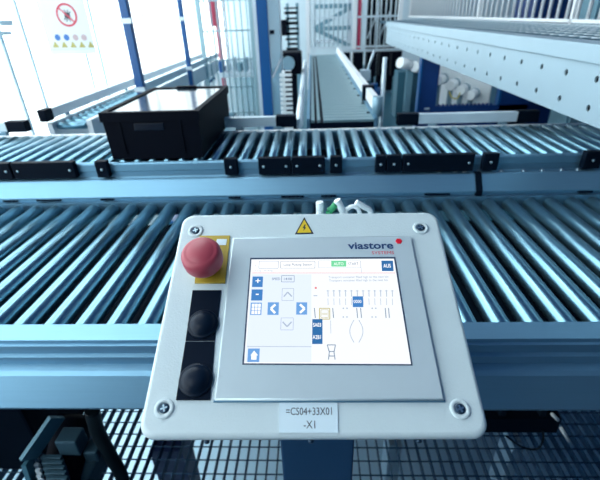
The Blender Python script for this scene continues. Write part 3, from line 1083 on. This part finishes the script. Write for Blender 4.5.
c = at_y(359, 28, 8.2)
t = thing('lift_mast', 'tall red lift mast seen through the white cage bars', 'mast', (c.x, 8.2, 0))
obj('mast', nb(c.x - .035, c.x + .035, 8.17, 8.23, .06, 2.8), 'mast_red', t)
obj('base', nb(c.x - .15, c.x + .15, 8.1, 8.3, 0, .06), 'galv_dark', t)
for k, px in enumerate((372, 384, 395)):
    c = at_y(px, 25, 8.8)
    t = thing('rack_cabinet', ('dark cabinet behind the cage next to the red mast', 'dark cabinet behind the cage, middle one of three',
                               'dark cabinet behind the cage nearest the perforated platform')[k], 'cabinet', (c.x, 8.8, 0), 'dark cabinets behind the cage')
    obj('carcass', nb(c.x - .085, c.x + .085, 8.75, 8.95, .05, 2.7), 'tote_black', t)
    obj('plinth', nb(c.x - .09, c.x + .09, 8.74, 8.96, 0, .05), 'galv_dark', t)
    bm = bmesh.new()
    bar(bm, (c.x - .09, 8.73, 1.0), (c.x + .09, 8.73, 1.45), .02, .02, (0, -1, 0))
    obj('brace', bm, 'galv', t)

# low dark legs below the cage
lt = thing('conveyor_support', 'row of dark support blocks under the white cage', 'support', (1.2, 6.8, 0))
bx = [345, 358, 371, 384, 396]
for px in bx:
    c = at_y(px, 58, 6.8)
    obj('support_block', nb(c.x - .07, c.x + .07, 6.72, 6.9, .58, .92), 'tote_black', lt)
    obj('leg', nb(c.x - .02, c.x + .02, 6.80, 6.84, 0, .58), 'bracket_teal', lt)
obj('support_rail', nb(at_y(338, 58, 6.8).x, at_y(402, 58, 6.8).x, 6.78, 6.84, .92, .955), 'galv', lt)

# thin upright with blue motor
c = at_y(382, 105, 3.6)
t = thing('stand_pipe', 'thin grey upright pipe right of the slatted conveyor', 'pipe', (c.x, 3.6, 0))
obj('pipe', rod(bmesh.new(), (c.x, 3.6, .01), (c.x, 3.6, 1.12), .017, 10), 'galv', t)
obj('foot', nb(c.x - .06, c.x + .06, 3.54, 3.66, 0, .01), 'galv', t)
c = at_y(373, 92, 3.3)
t = thing('drive_motor', 'small bright blue motor beside the white guide rail', 'motor', (c.x, 3.3, 0))
obj('motor_body', rod(bmesh.new(), (c.x - .05, 3.3, c.z), (c.x + .05, 3.3, c.z), .035, 14), 'blue_paint', t)
obj('terminal_box', nb(c.x - .02, c.x + .03, 3.28, 3.33, c.z + .03, c.z + .06), 'blue_paint', t)
obj('motor_foot', nb(c.x - .03, c.x + .03, 3.27, 3.33, 0, c.z - .03), 'galv_dark', t)
c = at_y(365, 75, 4.4)
t = thing('valve_stand', 'grey valve block on a stand between pipe and slatted conveyor', 'valve', (c.x, 4.4, 0))
obj('stand', nb(c.x - .02, c.x + .02, 4.38, 4.42, 0, c.z), 'motor_grey', t)
obj('valve_block', nb(c.x - .05, c.x + .05, 4.35, 4.45, c.z - .05, c.z + .05, .006), 'galv', t)
obj('valve_arm', rod(bmesh.new(), (c.x + .02, 4.4, c.z + .04), (c.x + .08, 4.4, c.z + .22), .012, 8), 'galv', t)

# =================================================================== RIGHT PLATFORM: perforated beam, grating deck, railing
PX = 0.92
Y0P, Y1P = .55, at_x(387, 24, 0.92).y
ZB, ZT = 1.100, 1.329
pf = thing('steel_platform', 'white perforated steel platform beam with grating deck on the right', 'platform', (1.35, 2.6, 0))
# web with two rows of holes
bm = bmesh.new()
h_a, h_b, h_c = at_x(596.7, 79.3, PX), at_x(467, 49.3, PX), at_x(590.7, 109, PX)
cell = (h_b.y - h_a.y) / 7
z_up, z_lo, z_mid = h_a.z, h_c.z, (h_a.z + h_c.z) / 2
z_fl = z_up + (z_up - z_mid)                # lower edge of the top flange
hole_r = .0115
y_start = h_a.y - cell / 2 - cell * 6
ncell = int((Y1P - y_start) / cell) + 1
for i in range(ncell):
    ya = y_start + cell * i
    yb = min(ya + cell, Y1P)
    if yb - ya < .05:
        continue
    for z0, z1 in ((z_lo - (z_mid - z_lo), z_mid), (z_mid, z_fl)):
        cyh, czh = (ya + yb) / 2, (z0 + z1) / 2
        out = [(yb, czh), (yb, z1), (cyh, z1), (ya, z1), (ya, czh), (ya, z0), (cyh, z0), (yb, z0)]
        inn = [(cyh + hole_r * math.cos(math.pi / 4 * k), czh + hole_r * math.sin(math.pi / 4 * k)) for k in range(8)]
        O_ = [bm.verts.new((PX, y, z)) for y, z in out]
        I_ = [bm.verts.new((PX, y, z)) for y, z in inn]
        J_ = [bm.verts.new((PX + .006, y, z)) for y, z in inn]
        for k in range(8):
            k2 = (k + 1) % 8
            bm.faces.new((O_[k], O_[k2], I_[k2], I_[k]))
            bm.faces.new((I_[k], I_[k2], J_[k2], J_[k]))
bmesh.ops.remove_doubles(bm, verts=bm.verts, dist=1e-5)
obj('perforated_web', bm, 'galv_beam', pf)
obj('lower_flange', nb(PX - .003, PX + .07, Y0P, Y1P, ZB, z_lo - (z_mid - z_lo) + .001, .002), 'galv_beam', pf)
obj('upper_flange', nb(PX - .012, PX + .07, Y0P, Y1P, z_fl - .001, ZT, .003), 'galv_beam', pf)
obj('hole_shade', nb(PX + .02, PX + .065, Y0P, Y1P - .01, ZB + .02, z_fl - .004), 'black', pf)  # black block inside the beam, paints the shade seen through the holes
obj('end_plate', nb(PX - .003, PX + .072, Y1P, Y1P + .008, ZB, ZT), 'galv', pf)
# deck grating
RX = 1.75
d0 = obj('deck_bar', nb(PX + .06, RX, -.002, .002, ZT - .034, ZT - .004), 'galv_dark', pf)
d0.data.transform(Matrix.Translation((0, 2.6, 0)))
nd = 76
for k in range(nd):
    y = Y0P + (6.9 - Y0P) * k / nd
    if k == 0:
        d0.location = (0, y - 2.6, 0)
    else:
        inst(d0, (0, y - 2.6, 0), pf)
for k in range(8):
    x = PX + .10 + k * .11
    obj('deck_bar', nb(x - .003, x + .003, Y0P, 6.9, ZT - .020, ZT - .003), 'galv', pf)
obj('deck_edge', nb(RX, RX + .05, Y0P, 6.9, ZB + .05, ZT), 'galv', pf)
for (x, y) in ((RX + .02, .60), (RX + .02, 2.6), (RX + .02, 4.7), (RX + .02, 6.7)):
    obj('platform_leg', nb(x - .03, x + .03, y - .03, y + .03, 0, ZB + .03), 'blue_paint', pf)

rl = thing('guard_railing', 'white vertical-bar railing along the far side of the platform deck', 'railing', (RX, 4.5, ZT))
v0 = obj('railing_bar', rod(bmesh.new(), (RX, 4.5, ZT + .025), (RX, 4.5, ZT + 1.0), .0125, 8), 'white_paint', rl)
nr = 57
for k in range(nr):
    y = 1.4 + k * .125
    if k == 0:
        v0.location = (0, y - 4.5, 0)
    else:
        inst(v0, (0, y - 4.5, 0), rl)
obj('bottom_rail', nb(RX - .012, RX + .012, 1.35, 8.6, ZT + .008, ZT + .030), 'white_paint', rl)
obj('top_rail', nb(RX - .02, RX + .02, 1.35, 8.6, ZT + 1.0, ZT + 1.04), 'white_paint', rl)
for y in (1.4, 3.2, 5.0, 8.5):
    obj('railing_post', nb(RX - .012, RX + .012, y - .012, y + .012, ZT, ZT + 1.0), 'white_paint', rl)

# dark blue machines standing behind the railing
for k, (y, w, h, m) in enumerate(((2.6, .5, .8, 'blue_deep'), (3.9, .35, .9, 'teal_grey'), (5.0, .6, .7, 'blue_deep'))):
    t = thing('machine_cabinet', ('dark blue cabinet behind the railing near the right edge', 'grey cabinet behind the railing between the dark blue ones',
                                  'dark blue cabinet behind the middle of the railing')[k], 'cabinet', (2.6, y, 0), 'cabinets behind the railing')
    obj('carcass', nb(2.35, 2.75, y, y + w, .05, 1.3 + h), m, t)
    obj('cabinet_door', nb(2.33, 2.35, y + .03, y + w - .03, .15, 1.25 + h), m, t)
    obj('plinth', nb(2.37, 2.73, y + .02, y + w - .02, 0, .05), 'black', t)

# =================================================================== BLUE MACHINE FRAME with white motors under the platform
FY = 3.9
def FP(px, py, Y=FY):
    return at_y(px, py, Y)

bf = thing('blue_machine', 'deep blue sheet-steel machine frame under the perforated platform', 'machine', (1.15, FY, 0))
a, b = FP(420, 110), FP(420.5, 58)
fxL = (a.x + b.x) / 2
fxo = FP(436, 100).x
fxr = FP(498, 100).x
fxR = FP(528, 105).x
zbo, zop = FP(450, 106).z, FP(450, 111).z
obj('side_panel', nb(fxL, fxo, FY, FY + .05, .0, 1.295), 'blue_deep', bf)
obj('front_edge', nb(fxL - .012, fxL + .004, FY - .012, FY + .06, .0, 1.29), 'blue_paint', bf)
obj('sill', nb(fxo, fxR, FY, FY + .05, zop - .25, zbo), 'blue_deep', bf)
obj('inner_post', nb(fxr, fxr + .02, FY - .006, FY + .05, zbo, 1.295), 'blue_paint', bf)
obj('side_panel', nb(fxr + .02, fxR, FY, FY + .05, 0, 1.295), 'blue_deep', bf)
obj('header', nb(fxo, fxr, FY + .01, FY + .05, 1.20, 1.295), 'blue_deep', bf)
for k in range(14):
    x = fxo + .03 + k * (fxr - fxo - .05) / 14
    obj('sill_tooth', nb(x, x + .014, FY + .005, FY + .03, zbo, zbo + .015), 'blue_deep', bf)
obj('bright_backdrop', prism(bmesh.new(), [(fxo + .05, FY + .50, .3), (fxr, FY + .20, .3), (fxr, FY + .20, 1.12), (fxo + .05, FY + .50, 1.12)], (.01, .01, 0)), 'motor_white', bf, 'added white sheet turned to catch the window light')  # added sheet, angled towards the windows to give a bright backdrop
c = FP(427, 109)
obj('nameplate', nb(c.x - .025, c.x + .02, FY - .004, FY, c.z - .004, c.z + .012), 'galv', bf)
# white roller motors inside
for k, (px, py, ln) in enumerate(((441, 80, .20), (453, 85, .21), (463, 90, .20), (473, 95, .21))):
    c = FP(px, py, FY + .12)
    t = thing('roller_motor', ('white roller motor in the blue frame, leftmost of four', 'white roller motor in the blue frame, second from left',
                               'white roller motor in the blue frame, third from left', 'white roller motor in the blue frame, rightmost of four')[k],
              'motor', (c.x, FY + .12, c.z - .12), 'white roller motors in the blue frame')
    obj('motor_tube', lathe(bmesh.new(), [(.038, -.0), (.045, .008), (.045, ln - .008), (.038, ln)], (c.x - .035, FY + .09, c.z), (.55, .83, 0), 16), 'motor_white', t)
    obj('motor_band', lathe(bmesh.new(), [(.0465, ln * .55), (.0465, ln * .75)], (c.x - .035, FY + .09, c.z), (.55, .83, 0), 16), 'motor_grey', t)
    obj('motor_stand', nb(c.x - .035, c.x + .0, FY + .10, FY + .14, zbo - .05, c.z - .035), 'motor_grey', t)
c = FP(456, 98, FY + .05)
tag(obj('cable', tube(bmesh.new(), [(c.x - .06, FY + .08, c.z + .05), (c.x - .03, FY + .07, c.z), (c.x + .02, FY + .07, c.z - .005), (c.x + .04, FY + .08, c.z + .04)], .005, 6, 6), 'cable_yellow'),
    'thin yellow cable hanging below the white roller motors', 'cable')
# further white motor left of the blue frame
c = FP(411, 64, 4.4)
t = thing('roller_motor', 'pair of white motor tubes left of the blue machine frame', 'motor', (c.x, 4.4, 0))
obj('motor_tube', rod(bmesh.new(), (c.x - .12, 4.35, c.z + .02), (c.x + .02, 4.45, c.z - .02), .05, 16), 'motor_white', t)
obj('motor_tube', rod(bmesh.new(), (c.x + .03, 4.38, c.z - .02), (c.x + .12, 4.48, c.z - .05), .05, 16), 'motor_white', t)
obj('stand', nb(c.x - .03, c.x + .03, 4.4, 4.46, 0, c.z - .045), 'teal_grey', t)
obj('gearbox', nb(c.x - .10, c.x + .12, 4.48, 4.7, .45, c.z - .08), 'bracket_teal', t)

# =================================================================== UNDER THE FRONT CONVEYOR
# gear motor at the lower left
gm = thing('gear_motor', 'dark finned gear motor with bent bracket under the front conveyor, lower left', 'motor', (-.75, .86, 0))
def LPz(px, py, z):
    return at_z(px, py, z)

a, b, c = LPz(28, 459, .38), LPz(57, 417, .46), LPz(36, 484, .30)
bm = bmesh.new()
bar(bm, a, b, .012, .05, (0, -.3, 1))
obj('bracket', bm, 'bracket_teal', gm, 'teal bent bracket')
bm = bmesh.new()
bar(bm, a, c, .012, .05, (0, -.3, 1))
obj('bracket', bm, 'bracket_teal', gm)
m0 = LPz(53, 462, .34)
obj('motor_body', lathe(bmesh.new(), [(.05, -.12), (.056, -.10), (.056, .10), (.05, .12)], (m0.x + .01, m0.y + .03, .30), (.25, -.9, -.2), 20), 'tote_black', gm)
for k in range(6):
    p = LPz(52 + k * 1.5, 459 + k * 5.2, .36)
    obj('cooling_fin', nb(p.x - .028, p.x + .03, p.y - .006, p.y + .006, .335, .372, .002), 'motor_dark', gm)
    obj('fin_bolt', nb(p.x - .055, p.x - .042, p.y - .004, p.y + .004, .345, .36), 'galv', gm)
p = LPz(68, 436, .42)
obj('terminal_box', nb(p.x - .03, p.x + .03, p.y - .02, p.y + .03, .36, .42, .004), 'motor_dark', gm)
p = LPz(83, 470, .30)
obj('connector', nb(p.x - .03, p.x + .03, p.y - .03, p.y + .06, .24, .30, .006), 'motor_dark', gm)
p = LPz(92, 447, .36)
obj('connector', nb(p.x - .02, p.x + .02, p.y - .02, p.y + .03, .32, .36, .005), 'motor_dark', gm)
obj('mount', nb(-.86, -.80, .86, .90, .0, .30), 'tote_black', gm)
# dark cover to its left
p = LPz(2, 440, .40)
t = thing('drive_cover', 'black drive cover under the front conveyor in the lower left corner', 'cover', (-1.15, .95, 0))
obj('cover_box', nb(-1.75, -.96, .88, 1.30, .02, .46, .01), 'black', t)
obj('cover_foot', nb(-1.7, -1.0, .92, 1.26, 0, .02), 'black', t)
for k, px in enumerate((28, 38, 49)):
    p = at_z(px, 413, .50)
    obj('cover_bolt', lathe(bmesh.new(), [(.010, 0), (.010, .02), (.005, .024)], (p.x, .89, .44), (0, -1, .5), 8), 'screw_steel', t)
# black hoses
for k, (pts, r, lab) in enumerate(([[(92, 409, .55), (97, 430, .45), (110, 455, .32), (124, 485, .2)], .019, 'thick black hose sloping down over the grating beside the gear motor'],)):
    P = [at_z(*q) for q in pts]
    e_ = Vector((P[-1].x + .02, P[-1].y - .10, .012))
    tag(obj('hose', tube(bmesh.new(), P + [e_], r, 10, 8), 'cable_black'), lab, 'hose')
# black cable duct at the lower right with cable loop
x0, x1 = at_y(484, 425, .95).x, at_y(560, 425, .95).x
z0, z1 = at_y(520, 433, .95).z, at_y(520, 419, .95).z
t = thing('cable_duct', 'black cable duct under the front conveyor, right of the panel', 'duct', ((x0 + x1) / 2, .97, z0))
obj('duct_body', nb(x0, x1, .95, 1.0, z0, z1, .003), 'black', t)
obj('duct_hanger', nb(x0 + .05, x0 + .07, .96, .99, z1, .70), 'matte_dark', t)
obj('duct_hanger', nb(x1 - .07, x1 - .05, .96, .99, z1, .70), 'matte_dark', t)
P = [at_y(*q, .94) for q in ((506, 436), (522, 447), (537, 449), (543, 440), (543, 430))]
obj('cable', tube(bmesh.new(), P, .0035, 8, 8), 'cable_black', t)
P = [at_y(*q, .945) for q in ((552, 414), (558, 420), (561, 428), (569, 441))]
for i, (p, q) in enumerate(((P[0], P[1]), (P[2], P[3]))):
    tag(obj('cable_clip', rod(bmesh.new(), p, q, .006, 8), 'cable_white'), ('white cable piece above the right end of the black duct', 'white cable piece hanging from the right end of the black duct')[i], 'cable', 'white cable pieces at the duct')

# lower level: columns and pipes seen through the grating
for k, (px, py, m, w, lab) in enumerate(((178, 470, 'blue_deep', .13, 'deep blue column below the grating left of the pedestal'),
                                         (390, 465, 'galv', .05, 'pale pipe below the grating right of the pedestal'),
                                         (505, 462, 'galv', .04, 'pale pipe below the grating under the black duct'))):
    p = at_z(px, py, -.25)
    t = thing('lower_column', lab, 'column', (p.x, p.y, -1.65))
    obj('shaft', nb(p.x - w / 2, p.x + w / 2, p.y - .05, p.y + .05, -1.64, -.05), m, t)
    obj('foot', nb(p.x - w, p.x + w, p.y - .1, p.y + .1, -1.65, -1.64), m, t)
